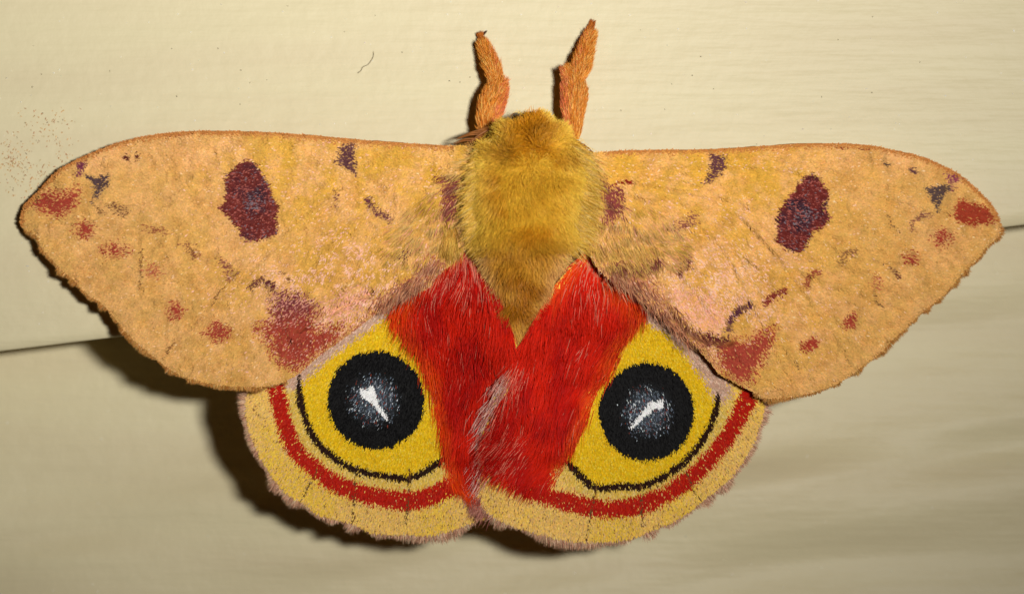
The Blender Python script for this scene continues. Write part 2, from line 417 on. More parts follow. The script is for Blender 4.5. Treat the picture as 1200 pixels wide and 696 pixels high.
        it('basal_patch', P([(704,205),(711,216),(728,220),(728,238),(724,256),(708,258),(708,236)], 9), (132, 62, 58), .8)
        it('basal_speck', lambda x, y: m_line(x, y, [(713,216),(722,214),(730,212),(738,213)], 4, 2) * (vn(x, y, 5, 3) > .35), (135, 35, 25), .9)
        it('pink_fold_sheen', P([(776,345),(800,332),(824,340),(850,362),(846,392),(820,392),(795,376)], 16), (232, 168, 142), .38)  # sheen along this fold is likewise scale colour
        it('trailing_patch', P([(840,404),(858,396),(878,398),(892,386),(905,384),(902,402),(890,420),(881,442),(864,447),(844,430)], 17), (164, 66, 50), .95)
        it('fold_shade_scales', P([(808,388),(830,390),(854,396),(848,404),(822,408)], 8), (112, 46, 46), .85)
        for cr in ([(1036,308),(1046,318)], [(1022,340),(1026,352),(1032,362)], [(1040,262),(1052,272)], [(930,420),(934,432)], [(990,418),(994,426)], [(870,300),(888,316)], [(1038,252),(1042,260)]):
            it('scale_crack', LN(cr, 1.6, 1.5), (120, 84, 50), .7)
        it('trailing_margin', P([(706,316),(720,306),(760,310),(776,345),(800,384),(832,410),(836,424),(812,402),(784,377),(744,347)], 18), (182, 116, 84), .6)
        edge = [(1171,258),(1164,243),(1147.6,225),(1126,206),(1104,194),(1077,183),(1049,176.5),(1022,171),(989,168.5),(940,169),(898,171),(838,175),(756,176),(713,178)]
    edge = np.array(edge, float)
    it('costal_vein', lambda x, y: m_line(x, y, edge, 9, 6), (188, 122, 62), .9)
    names = [i[0] for i in items]
    r0 = ROOT[side]
    def f(x, y, rand=None):
        x = np.asarray(x, float); y = np.asarray(y, float); n = len(x)
        dist = np.hypot(x - r0[0], y - r0[1])
        gold = lin((210, 160, 68)); tan = lin((210, 162, 90)); pink = lin((228, 174, 118)); brown = lin((192, 134, 62))
        far = sst(150, 430, dist)
        c = mix(gold, tan, far)
        c = mix(c, lin((210, 162, 48)), 0.6 * sst(75, 0, np.abs(y - 195)) * sst(380, 200, dist))
        k = .45 * fbm(x, y, 46, 31) + .55 * fbm(x, y, 17, 33)
        pk = np.clip(sst(.42, .62, k) * .8, 0, 1)
        inner = sst(250, 120, np.hypot(x - (410 if L else 815), (y - 300) * 1.1))
        costal = sst(40, 10, np.abs(y - 172)) * sst(230, 330, dist)
        prob_p = np.clip(0.04 + .42 * pk + 0.25 * inner * sst(.35, .6, k) + .40 * costal, 0, .85)
        prob_b = np.clip(.05 + .5 * sst(.46, .68, .4 * fbm(x, y, 30, 77) + .6 * fbm(x, y, 13, 78)), 0, .6)
        if rand is None:
            c = mix(c, pink, prob_p * .8); c = mix(c, brown, prob_b * .5)
        else:
            c = mix(c, pink, np.clip(prob_p * (.45 + .9 * rand[0]), 0, 1)); c = mix(c, brown, np.clip(prob_b * (.2 + .9 * rand[2]), 0, 1))
            c = np.where((rand[1] > .985)[:, None], lin((238, 194, 146)), c)  # a few scales coloured pale as glints
            shine = (sst(120, 25, np.hypot((x - (415 if L else 812)) * .75, (y - (345 if L else 352)) * 1.3)) + .12 * inner) * sst(.42, .62, .5 * vn(x, y, 5, 91) + .5 * fbm(x, y, 30, 92)); c = np.where((rand[0] < .42 * shine)[:, None], lin((238, 184, 158)), c); c = c * (.84 + .16 * vn(x, y, 3.6, 7) + .18 * vn(x, y, 8, 71))[:, None]  # satin shine of the inner wing tinted onto single scales
        cls = np.zeros(n, int)
        for i, (nm, m, cc, a) in enumerate(items):
            mk = m(x, y) * a
            if isinstance(cc, str):
                if cc == 'discal':
                    cx, cy = (300, 238) if L else (940, 252)
                    dv = sst(34, 6, np.hypot((x - cx - (4 if L else -6)) * 1.3, y - cy))
                    q = fbm(x, y, 14, 5)
                    c2 = mix(lin((104, 38, 33)), lin((56, 32, 42)), np.clip(dv + (q - .5) * 2.4, 0, 1))
                    if rand is not None:
                        g = rand[1] < (.05 + .32 * sst(17, 3, np.hypot(x - cx, y - cy)))
                        c2 = np.where(g[:, None], lin((116, 100, 106)), c2)  # blue-grey glint put into the scale colour near the centre
                        c2 = np.where((rand[2] < .16)[:, None], lin((160, 84, 74)), c2)
                else:
                    dk = sst(386, 350, y + (x - 345) * 0.1)
                    c2 = mix(lin((160, 62, 46)), lin((120, 54, 58)), dk)
                    if rand is not None: c2 = np.where((rand[1] < .28 * dk + .08)[:, None], lin((206, 140, 122)), c2)
            else:
                c2 = np.broadcast_to(lin(cc), (n, 3))
            if rand is None: c = mix(c, c2, np.clip(mk, 0, 1))
            else:
                hit = rand[3] < mk
                c = np.where(hit[:, None], c2, mix(c, c2, np.clip(mk, 0, 1) * .35)); cls = np.where(hit, i + 1, cls)
        return c, cls
    return f, names

def flow_fore(side, x, y):
    r0 = ROOT[side]; dx = x - r0[0]; dy = (y - (r0[1] - 30)) * 1.0
    n = np.hypot(dx, dy) + 1e-6; return dx / n, dy / n

LABELS = {'discal_spot': 'dark maroon blotch with bluish centre', 'trailing_patch': 'brick red patch at the trailing edge', 'eyespot': 'round black eyespot with blue grey glitter',
          'red_band': 'red band curving along the outer margin', 'dark_ring': 'thin black arc below the eyespot', 'costal_bar': 'small dark purple bar at the leading edge',
          'apical_patch': 'rusty red smudge at the wing tip', 'apical_mark': 'slate grey wedge near the wing tip', 'white_streak': 'white branching streak in the middle of the eyespot',
          'pink_fold_sheen': 'raised fold with pink sheen put into its scale colour', 'red_hair': 'long glossy red hair'}

def build_fore(side):
    poly = FW[side]; hf = h_fore(side); pat, names = pat_fore(side)
    o = membrane('forewing', poly, hf, lambda a, b: pat(a, b), moth)
    o['label'] = 'tan forewing spread to the ' + ('left' if side == 'L' else 'right')
    x, y = scatter(poly, 0.98)
    n = len(x)
    rnd = rng.uniform(0, 1, (4, n))
    fx, fy = flow_fore(side, x, y)
    L = rng.uniform(3.2, 6.0, n); ang = rng.normal(0, .3, n)
    dx = fx * np.cos(ang) - fy * np.sin(ang); dy = fx * np.sin(ang) + fy * np.cos(ang)
    # patterned by the scale's tip, so borders break up along the scales
    j = rng.uniform(-1.5, 2.2, n); c, cls = pat(x + fx * j, y + fy * j, rnd)
    c = jit(c * (1.20 if side == 'L' else 1.28), .06, .025)
    h = hf(x, y) + 0.6
    lift = np.abs(rng.normal(0, .45, n)) + .3 + 1.4 * (rng.uniform(0, 1, n) < .05)
    wd = rng.uniform(1.1, 1.8, n); roll = rng.normal(0, .10, n)
    eb = seg_dist(x, y, poly, True); L = np.where(eb < 6, L * .6, L); lift = np.where(eb < 6, .5, lift); wd = np.where(eb < 4, wd * .7, wd)
    for i, nm in enumerate(['wing_scales'] + names):
        k = cls == i
        if k.sum() < 6: continue
        me = scale_mesh(nm, x[k], y[k], h[k], dx[k], dy[k], L[k], wd[k], lift[k], c[k], roll[k])
        add(nm, me, M_scale, o, 'stuff', LABELS.get(nm))
    return o
fore = {s: build_fore(s) for s in 'LR'}

def margin_fringe(name, pts, hf, outsign, n, Lr, cols, parent, mat, wd=(1.0, 1.7), clump=12, lean=0.25, inset=3):
    pts = np.array(pts, float); seg = np.diff(pts, axis=0); ln = np.hypot(seg[:, 0], seg[:, 1]); cum = np.concatenate([[0], np.cumsum(ln)])
    s = rng.uniform(0, cum[-1], n); i = np.clip(np.searchsorted(cum, s) - 1, 0, len(seg) - 1); t = (s - cum[i]) / ln[i]
    p = pts[i] + seg[i] * t[:, None]; tg = seg[i] / ln[i][:, None]; nm = np.stack([-tg[:, 1], tg[:, 0]], 1) * outsign
    cl = vn(s, s * 0, clump, 61)
    L = rng.uniform(*Lr, n) * (0.35 + 1.1 * cl)
    ang = rng.normal(0, .28, n) + (vn(s, s * 0 + 50, clump * .8, 5) - .5) * .9
    d = nm + tg * (np.tan(np.clip(ang, -1, 1)))[:, None] + np.array([0, lean])
    r = np.stack([p[:, 0] - nm[:, 0] * rng.uniform(0, inset, n), p[:, 1] - nm[:, 1] * rng.uniform(0, inset, n), np.zeros(n)], 1)
    r[:, 2] = hf(r[:, 0], r[:, 1]) - rng.uniform(0, 2.0, n)
    d0 = np.column_stack([d, rng.normal(0, .18, n)]); d1 = np.column_stack([d + rng.normal(0, .2, (n, 2)), rng.normal(-.15, .2, n)])
    ci = rng.choice(len(cols), n, p=np.array([c[1] for c in cols])); c = jit(np.array([lin(c[0]) for c in cols])[ci], .14, .05)
    return add(name, hair_mesh(name, r, d0, d1, L, rng.uniform(*wd, n), c, 3), mat, parent, 'stuff')

FOUT = {'L': [(27,264),(44,277),(50,291),(60,302),(71,315),(86,327),(100,342),(121,357),(136,373),(149,390),(168,407),(186,422),(207,437),(231,446),(261,452),(285,453),(311,452),(336,444)],
        'R': [(1171,262),(1171,270),(1167,279),(1154,290),(1146,301),(1135,312),(1122,325),(1114,335),(1099,351),(1083,362),(1060,384),(1045,397),(1025,417),(996,438),(974,451),(946,460),(918,465),(898,466),(884,460)]}
for s in 'LR':
    sp = smooth_poly(FOUT[s], 3, False)
    margin_fringe('fringe', sp, h_fore(s), -1 if s == 'R' else 1, 6000, (4, 8), [((196,140,72), .5), ((176,112,52), .3), ((214,168,104), .2)], fore[s], M_scale, (.8, 1.4), 9)

# ---- hindwings
HW = {'L': [(330,430),(300,452),(291,462),(290,477),(293,499),(303,525),(316,548),(335,574),(357,587),(376,601),(413,610),(437,621),(475,623),(505,624),(530,618),(560,606),(582,600),(600,560),(604,500),(607,440),(606,412),(597,376),(585,340),(566,292),(540,262),(500,300),(440,350),(380,395)],
      'R': [(860,440),(885,455),(892,468),(893,481),(882,515),(858,554),(826,581),(794,605),(763,618),(739,628),(715,631),(688,632),(664,630),(612,617),(575,600),(562,580),(556,556),(558,530),(563,505),(570,480),(585,458),(600,440),(604,420),(606,411),(618,389),(635,360),(652,332),(678,303),(700,275),(712,262),(740,330),(800,380)]}
HW = {k: smooth_poly(v, 3) for k, v in HW.items()}
HROOT = {'L': (545, 265), 'R': (700, 265)}
RING = {'L': [(352,440),(353,461),(359,488),(371,512),(394,535),(425,550),(452,554.5),(479,558),(503,547),(527,531)],
        'R': [(660,533),(677,551),(697,568),(721,567),(753,566),(781,553),(805,535),(825,509),(837,481),(840,461)]}
BAND = {'L': [(325,450),(328,462),(334,489),(347,523),(375,550),(405,568),(437,578),(475,584),(507,578),(535,562)],
        'R': [(618,570),(640,578),(669,586),(717,593),(761,585),(797,565),(829,537),(853,505),(872,470),(878,455)]}
EYE = {'L': (442, 466.5, 57, 58.5), 'R': (757, 480, 56, 58)}
STREAK = {'L': [(423,450),(433,452.5),(437,447),(440,452),(442,459),(446,469),(456,484),(454,488),(444,476),(437,467),(427,461.5)],
          'R': [(777,464),(775,474),(766,474),(753,485),(739,499),(738,494),(750,480),(760,466),(768,466)]}
INNER = {'L': [(352,446),(354,462),(360,488),(372,511),(395,533),(425,548),(452,552),(479,556),(503,545),(530,528),(540,470),(520,400),(492,352),(462,352),(440,370),(402,400),(366,428)],
         'R': [(655,532),(677,550),(697,566),(721,565),(753,564),(781,551),(805,533),(825,508),(837,480),(838,458),(815,420),(790,392),(768,370),(740,352),(725,380),(705,440),(680,490)]}
REDP = {'L': [(545,262),(575,300),(597,376),(606,412),(607,480),(598,540),(572,575),(545,572),(530,562),(527,531),(520,487),(503,430),(494,402),(480,382),(462,360),(485,335),(515,300)],
        'R': [(702,270),(678,303),(652,332),(635,360),(618,389),(606,411),(600,440),(580,475),(572,520),(580,548),(602,560),(625,568),(645,566),(655,545),(662,531),(678,500),(701,452),(716,428),(727,402),(738,378),(752,362),(742,345),(722,328),(708,310)]}
PINK = {'L': [(345,446),(366,425),(395,402),(420,384),(445,366),(470,350)], 'R': [(762,364),(785,378),(805,398),(822,420),(836,440),(844,456)]}

def h_hind(side):
    def f(x, y):
        x = np.asarray(x, float); y = np.asarray(y, float)
        g = np.exp(-((x - 606) / 58) ** 2)
        h = 44 + 34 * g * sst(610, 430, y) + 26 * np.clip((440 - y) / 110, 0, 1) + 12 * g
        out = sst(40, 0, seg_dist(x, y, HW[side], True)); h -= 5 * out * sst(440, 520, y)
        sgn = 1 if side == 'R' else -1
        h += sgn * 7 * np.exp(-((x - 585) / 32) ** 2) * sst(400, 440, y)
        ex, ey, rx, ry = EYE[side]
        h += 5 * np.exp(-(((x - ex) / rx) ** 2 + ((y - ey) / ry) ** 2))
        h += 4.0 * (vn(x, y, 60, 13) - 0.5) + 2.4 * (vn(x, y, 22, 14) - 0.5) + 1.3 * (vn(x, y, 10, 15) - 0.5)
        return h
    return f

HV = {'L': [[(417,556),(416,585),(413,612)], [(480,545),(479,585),(475,624)], [(372,548),(362,570),(352,588)]],
      'R': [[(700,560),(694,590),(687,632)], [(752,566),(751,590),(753,616)], [(803,548),(812,572),(822,584)]]}

def pat_hind(side):
    ex, ey, rx, ry = EYE[side]; ring = smooth_poly(RING[side], 4, False); band = smooth_poly(BAND[side], 4, False)
    names = ['pale_band', 'yellow_field', 'pink_edge', 'dark_ring', 'red_band', 'red_hair', 'eyespot', 'white_streak', 'inner_margin']
    def f(x, y, rand=None):
        x = np.asarray(x, float); y = np.asarray(y, float); n = len(x)
        rr = rng.uniform(0, 1, (4, n)) if rand is None else rand
        c = mix(lin((242, 198, 74)), lin((242, 196, 100)), sst(.35, .65, fbm(x, y, 40, 2)))
        c = np.where((rr[1] < .22)[:, None], lin((226, 184, 120)), c)
        c = np.where((rr[2] < .05)[:, None], lin((150, 105, 60)), c)
        cls = np.zeros(n, int)
        def put(i, mk, col):
            nonlocal c, cls
            hit = rr[0] < mk
            c = np.where(hit[:, None], col, c); cls = np.where(hit, i, cls)
        def C(a): return np.broadcast_to(lin(a), (n, 3))
        put(1, m_line(x, y, ring, 34, 8) * m_poly(x, y, REDP[side], 10).__rsub__(1), np.where((rr[1] < .3)[:, None], lin((228, 196, 120)), lin((222, 184, 78))))
        put(2, m_poly(x, y, INNER[side], 5), np.where((rr[1] < .25)[:, None], lin((226, 178, 20)), np.where((rr[1] > .88)[:, None], lin((236, 204, 70)), lin((232, 190, 24)))))
        put(3, m_line(x, y, PINK[side], 17 if side == 'L' else 24, 9), np.where((rr[1] < .3)[:, None], lin((222, 190, 168)), lin((196, 156, 132))))
        tw = 8.2 + 1.2 * (vn(x, y, 18, 8) - .5)
        ends = sst(0, 22, np.hypot(x - ring[0, 0], y - ring[0, 1])) * sst(0, 22, np.hypot(x - ring[-1, 0], y - ring[-1, 1]))
        put(4, np.clip(0.5 - (seg_dist(x, y, ring, False) - tw / 2 * (.55 + .45 * ends)) / 2.2, 0, 1), C((40, 18, 8)))
        redc = np.where((rr[1] < .2)[:, None], lin((196, 42, 18)), lin((178, 24, 10)))
        put(5, np.clip(0.5 - (seg_dist(x, y, band, False) - 10.2 - 2.6 * (vn(x, y, 34, 6) - .5)) / 5.5, 0, 1) * .97, redc)
        put(6, m_poly(x, y, REDP[side], 17), redc)
        e = np.hypot((x - ex) / rx, (y - ey) / ry)
        gl = sst(.66, .15, np.hypot((x - ex + (2 if side == 'L' else 0)) / rx, (y - ey + 3) / ry))
        gcol = mix(lin((9, 8, 9)), lin((52, 58, 66)), gl ** 1.5); gcol = np.where((rr[1] < .30 * gl)[:, None], lin((100, 112, 126)), gcol)  # blue-grey glitter scales over a soft grey sheen mixed into the black
        gcol = np.where((rr[2] < .08 * gl)[:, None], lin((200, 208, 214)), gcol)
        gcol = np.where((rr[2] > 1 - .06 * gl)[:, None], lin((120, 50, 34)), gcol)
        put(7, np.clip(.5 - (e - 1) * rx / 3.5, 0, 1), gcol)
        put(8, m_poly(x, y, STREAK[side], 1.4), C((255, 255, 255)))
        if side == 'R':
            put(9, m_line(x, y, [(597,446),(577,470),(567,496),(560,520)], 16, 16) * .8, np.where((rr[1] < .4)[:, None], lin((210, 160, 145)), lin((150, 92, 84))))
        for p in HV[side]:
            mv = m_line(x, y, p, 2.0, 2) * (vn(x, y, 7, 3) > .22)
            c = np.where((rr[3] < mv * .8)[:, None], lin((104, 70, 36)), c)
        return c, cls
    return f, names

def build_hind(side):
    poly = HW[side]; hf = h_hind(side); pat, names = pat_hind(side)
    o = membrane('hindwing', poly, hf, lambda a, b: pat(a, b), moth, 3.5)
    o['label'] = 'yellow and red hindwing with black eyespot on the ' + ('left' if side == 'L' else 'right')
    x, y = scatter(poly, 0.98); n = len(x); rnd = rng.uniform(0, 1, (4, n))
    r0 = HROOT[side]; fx, fy = x - r0[0], (y - r0[1]) * 1.25; m = np.hypot(fx, fy) + 1e-6; fx, fy = fx / m, fy / m
    ang = rng.normal(0, .22, n); dx = fx * np.cos(ang) - fy * np.sin(ang); dy = fx * np.sin(ang) + fy * np.cos(ang)
    j = rng.uniform(-1.6, 2.0, n) + np.where(rng.uniform(0, 1, n) < .12, rng.uniform(-3.5, 3.5, n), 0); j = np.where(np.hypot((x - EYE[side][0]) / EYE[side][2], (y - EYE[side][1]) / EYE[side][3]) < .7, -2.5 + .4 * j, j); c, cls = pat(x + fx * j, y + fy * j, rnd)
    c = jit(c * 1.08, .11, .035); L = rng.uniform(3.6, 6.5, n); wd = rng.uniform(1.0, 1.6, n)
    L = np.where(cls == 8, L * .7, L)
    lift = np.abs(rng.normal(0, .5, n)) + .3; roll = rng.normal(0, .10, n)
    lift = np.where(cls == 7, lift * .5, lift); roll = np.where(cls == 7, roll * .5, roll)
    h = hf(x, y) + .6
    for i, nm in enumerate(['wing_scales'] + names):
        k = cls == i
        if nm == 'red_hair' or k.sum() < 6: continue
        me = scale_mesh(nm, x[k], y[k], h[k], dx[k], dy[k], L[k], wd[k], lift[k], c[k], roll[k])
        add(nm, me, M_eye if nm in ('eyespot', 'white_streak') else M_scale, o, 'stuff', LABELS.get(nm))
    # long red hair
    k = (cls == 6) & (rng.uniform(0, 1, n) < .85); xr, yr = x[k], y[k]; nr = k.sum()
    fxr, fyr = fx[k], fy[k]
    if side == 'L': tx, ty = 0.16, 1.0
    else: tx, ty = -0.50, 1.0
    tm = math.hypot(tx, ty); wgt = sst(300, 420, yr)
    gx = fxr * (1 - wgt) + tx / tm * wgt; gy = fyr * (1 - wgt) + ty / tm * wgt
    sw = (vn(xr, yr, 30, 55) - .5) * .7 + rng.normal(0, .13, nr)
    d0x = gx * np.cos(sw) - gy * np.sin(sw); d0y = gx * np.sin(sw) + gy * np.cos(sw)
    Lr = rng.uniform(16, 38, nr) * np.where(yr > 520, .7, 1)
    lft = rng.uniform(.08, .42, nr) + .5 * (vn(xr + .3 * yr, yr * .4, 11, 91) - .35)
    d0 = np.column_stack([d0x, d0y, lft]); d1 = np.column_stack([d0x + rng.normal(0, .12, nr), d0y, -lft * .8 + rng.normal(0, .08, nr)])
    q = rng.uniform(0, 1, nr); cl = fbm(xr, yr * .5, 22, 66)
    col = mix(lin((178, 14, 4)), lin((208, 30, 6)), np.clip(sst(.35, .65, cl) + rng.normal(0, .15, nr), 0, 1))
    pinkish = sst(70, 0, np.hypot(xr - (545 if side == 'L' else 700), (yr - 285))) * .5
    if side == 'R': pinkish = np.maximum(pinkish, .75 * m_line(xr, yr, [(606,425),(585,455),(570,490),(565,530)], 14, 24))
    if side == 'R': pinkish = np.maximum(pinkish, .18 * m_ell(xr, yr, 600, 520, 26, 30, 20))
    pinkish = pinkish + .004 + .035 * sst(.62, .75, vn(xr, yr, 18, 8))
    col = np.where((q < pinkish)[:, None], lin((214, 118, 96)), col)  # pale pink strands, some coloured in as sheen highlights on the red
    bd_ = sst(16, 0, seg_dist(xr, yr, np.array(REDP[side], float), True)) * ((xr < 560) if side == 'L' else (xr > 650)); col = mix(col, lin((228, 84, 14)), bd_ * rng.uniform(0, 1, nr))
    rt = np.column_stack([xr, yr, h[k]])
    add('red_hair', hair_mesh('red_hair', rt, d0, d1, Lr, rng.uniform(.55, 1.0, nr), jit(col * 1.2, .08, .025), 4, .3), M_red, o, 'stuff', LABELS['red_hair'])
    return o
hind = {s: build_hind(s) for s in 'LR'}
HOUT = {'L': [(296,452),(291,464),(290,477),(293,499),(303,525),(316,548),(335,574),(357,587),(376,601),(413,610),(437,621),(475,623),(505,624),(530,618),(562,604)],
        'R': [(890,458),(892,468),(893,481),(882,515),(858,554),(826,581),(794,605),(763,618),(739,628),(715,631),(688,632),(664,630),(612,617),(575,600),(562,580),(556,556)]}
for s in 'LR':
    sp = smooth_poly(HOUT[s], 3, False)
    margin_fringe('fringe', sp, h_hind(s), -1 if s == 'R' else 1, 6500, (6, 14), [((212,164,132), .45), ((178,120,96), .2), ((230,192,156), .35)], hind[s], M_fur, (.7, 1.3), 15, .2, 4)
# pale hair where the right hindwing folds over the left one
def strip_hair(name, pts, hf, n, spread, d, Lr, cols, parent, mat, lift=(.1, .4)):
    pts = smooth_poly(pts, 4, False); i = rng.integers(0, len(pts) - 1, n); t = rng.uniform(0, 1, n)[:, None]
    p = pts[i] * (1 - t) + pts[i + 1] * t + rng.normal(0, spread, (n, 2))
    r = np.column_stack([p, hf(p[:, 0], p[:, 1])]); lf = rng.uniform(*lift, n)
    dd = np.array(d, float) + rng.normal(0, .2, (n, 2))
    ci = rng.choice(len(cols), n, p=np.array([c[1] for c in cols])); c = jit(np.array([lin(c[0]) for c in cols])[ci] * 1.15, .12, .04)
    return add(name, hair_mesh(name, r, np.column_stack([dd, lf]), np.column_stack([dd + rng.normal(0, .15, (n, 2)), -lf]), rng.uniform(*Lr, n), rng.uniform(.6, 1.0, n), c, 4), mat, parent, 'stuff')
strip_hair('margin_hair', [(606,432),(590,452),(576,472),(568,500),(562,525),(558,548),(553,570)], h_hind('R'), 480, 6.5, (-.55, 1), (14, 26), [((224,180,166), .45), ((204,130,116), .4), ((170,70,60), .15)], hind['R'], M_red)
strip_hair('margin_hair', [(556,560),(556,580),(566,600)], h_hind('R'), 350, 4, (-.35, 1), (10, 18), [((190,130,112), .6), ((150,90,80), .4)], hind['R'], M_red)

# ---- tufts on the forewing bases
def tuft(side):
    L = side == 'L'; hf = h_fore(side)
    poly = [(560,176),(520,215),(486,240),(458,268),(456,300),(490,312),(520,300),(545,292),(566,240)] if L else \
           [(692,184),(715,236),(750,236),(790,262),(802,300),(776,314),(740,316),(708,312),(692,285),(684,235)]
    x, y = scatter(smooth_poly(poly, 2), 1.35); n = len(x)
    cx, cy = (566, 190) if L else (690, 190)
    dx, dy = x - cx, (y - cy) * 1.15; m = np.hypot(dx, dy); sw = (vn(x, y, 26, 21) - .5) * .9 + rng.normal(0, .18, n)
    dx, dy = dx / m, dy / m; ex = dx * np.cos(sw) - dy * np.sin(sw); ey = dx * np.sin(sw) + dy * np.cos(sw)
    lf = rng.uniform(.05, .35, n); Lh = rng.uniform(9, 20, n)
    c = mix(lin((198, 154, 58)), lin((206, 164, 92)), sst(.4, .6, fbm(x, y, 24, 17)))
    bp = ([(516,206),(542,206),(540,242),(526,256)] if L else [(702,206),(730,214),(728,250),(708,258)])
    mk = m_poly(x, y, bp, 10) * .85; q = rng.uniform(0, 1, n)
    c = np.where((q < mk)[:, None], lin((142, 74, 62)), c)
    c = np.where(((q > .86) & (y > 215))[:, None], lin((222, 150, 116)), c)
    rt = np.column_stack([x, y, hf(x, y)])
    me = hair_mesh('base_tuft', rt, np.column_stack([ex, ey, lf]), np.column_stack([ex, ey, -lf]), Lh, rng.uniform(.55, 1.0, n), jit(c * 1.22, .12, .04), 4)
    add('base_tuft', me, M_fur, fore[side], 'stuff')
    cols = [((176,112,78), .45), ((206,150,112), .35), ((130,72,56), .2)]
    if L: strip_hair('trailing_hair', [(448,356),(468,342),(484,332),(498,320),(512,306)], lambda a, b: hf(a, b) + 1, 650, 5, (-.35, .8), (9, 20), cols, fore[side], M_fur)
    else:
        strip_hair('trailing_hair', [(716,320),(738,330),(764,352),(788,372),(812,394)], lambda a, b: hf(a, b) + 1, 900, 6, (.35, .8), (9, 20), cols, fore[side], M_fur)
        strip_hair('tuft_shadow_hair', [(716,314),(736,313),(756,311),(772,306)], lambda a, b: hf(a, b) + 2, 330, 3.5, (.25, .6), (6, 13), [((120,56,48), .6), ((160,100,70), .4)], fore[side], M_fur)  # dark hairs colour in the shadow where the yellow tuft ends
        strip_hair('yellow_tuft', [(706,296),(722,298),(742,298),(762,296)], lambda a, b: hf(a, b) + 2, 520, 8, (.4, .9), (9, 19), [((214,168,84), .6), ((206,156,84), .4)], fore[side], M_fur)
tuft('L'); tuft('R')
def hh(a, b): return h_fore('L')(a, b) + 4
strip_hair('pointed_tuft', [(526,268),(527,276),(528,284)], hh, 420, 3.2, (.06, 1), (16, 28), [((206,160,70), .6), ((190,138,54), .4)], fore['L'], M_fur)

# ---- body: one lofted mesh, head to abdomen tip
ST = np.array([  # py, cx, half width, centre height, half height
 (131,622,3,74,4),(136,623,13,76,20),(145,624,22,80,36),(158,624,36,82,52),(175,622,52,86,64),(198,621,58,88,69),(222,620,59,89,70),(248,618,56,88,68),
 (275,616,57,92,72),(302,611,44,86,58),(330,608,33,80,46),(358,606,23,76,36),(385,605,14,72,26),(408,604,7,68,17),(424,604,2,66,5)], float)
def body_st(py):
    return [np.interp(py, ST[:, 0], ST[:, k]) for k in (1, 2, 3, 4)]
pys = np.linspace(131, 424, 60); th = np.linspace(0, 2 * math.pi, 49)[:-1]
PY, TH = np.meshgrid(pys, th, indexing='ij'); cx, hw, hc, hv = body_st(PY)
ix = np.arange(PY.size).reshape(PY.shape); nx2 = np.roll(ix, -1, 1)
q = np.stack([ix[:-1], nx2[:-1], nx2[1:], ix[1:]], -1).reshape(-1, 4)
body = add('body', raw_mesh('body', W(cx + hw * np.sin(TH), PY, hc + hv * np.cos(TH)), q, smooth=True), M_body, moth, label='plump furry golden body tapering to a point')

def body_fur(name, y0, y1, n, Lr, colf, flow, wd=(.55, 1.0), lift=(.5, 1.1), thmax=1.75):
    py = rng.uniform(y0, y1, n); t = rng.uniform(-thmax, thmax, n)
    cx, hw, hc, hv = body_st(py); keep = rng.uniform(0, 80, n) < hw + 8; py, t, cx, hw, hc, hv = [a[keep] for a in (py, t, cx, hw, hc, hv)]; n = len(py)
    x = cx + hw * np.sin(t) * .97; h = hc + hv * np.cos(t) * .97
    nrm = np.column_stack([np.sin(t) / hw, np.zeros(n), np.cos(t) / hv]); nrm /= np.linalg.norm(nrm, axis=1, keepdims=True)
    cp = rng.normal(0, .22, (n, 3)) + (np.column_stack([vn(x, py, 15, 1), vn(x, py, 15, 2), vn(x, py, 15, 3)]) - .5) * 1.2
    fl_ = flow(x, py, t); lf = rng.uniform(*lift, n)[:, None]
    d0 = nrm * lf + fl_ + cp; d1 = nrm * lf * .15 + fl_ * 1.2 + cp * 1.2
    c = colf(x, py, t, n)
    me = hair_mesh(name, np.column_stack([x, py, h]), d0, d1, rng.uniform(*Lr, n), rng.uniform(*wd, n), jit(c * 1.42, .10, .035), 3, .4)
    return add(name, me, M_fur, body, 'stuff')
def fl_thorax(x, py, t):
    dx = (x - 624) / 75 * (.6 + .4 * sst(150, 200, py)); dy = (py - 158) / 55
    return np.column_stack([dx * .75, np.clip(dy, -.5, 1.2) * .7 + .05, np.zeros(len(x))])
def c_thorax(x, py, t, n):
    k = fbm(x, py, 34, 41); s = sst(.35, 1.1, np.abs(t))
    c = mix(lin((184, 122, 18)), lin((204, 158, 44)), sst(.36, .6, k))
    c = mix(c, lin((214, 178, 66)), s * .85)  # olive-yellow sides, coloured lighter to offset the shading there
    spot = np.maximum(m_ell(x, py, 596, 180, 14, 9, 12), m_ell(x, py, 672, 182, 16, 10, 12)); spot = np.maximum(spot, m_ell(x, py, 632, 158, 9, 12, 12))
    c = mix(c, lin((164, 112, 30)), spot * .75)
    return mix(c, lin((172, 122, 36)), sst(255, 300, py) * .7)
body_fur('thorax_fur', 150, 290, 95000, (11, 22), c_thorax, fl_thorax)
def fl_head(x, py, t): return np.column_stack([(x - 624) / 50, np.full(len(x), -.35), np.zeros(len(x))])
body_fur('head_fur', 133, 162, 9000, (6, 12), c_thorax, fl_head)
def fl_abd(x, py, t): return np.column_stack([np.sin(t) * .25, np.full(len(x), .95), np.zeros(len(x))])
def c_abd(x, py, t, n):
    k = fbm(x, py, 24, 51)
    c = mix(lin((158, 98, 16)), lin((190, 136, 40)), sst(.36, .62, k))
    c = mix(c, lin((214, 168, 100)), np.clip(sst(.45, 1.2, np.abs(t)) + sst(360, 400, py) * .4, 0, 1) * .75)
    return c
body_fur('abdomen_fur', 268, 415, 38000, (10, 20), c_abd, fl_abd, (.55, 1.0), (.25, .6))

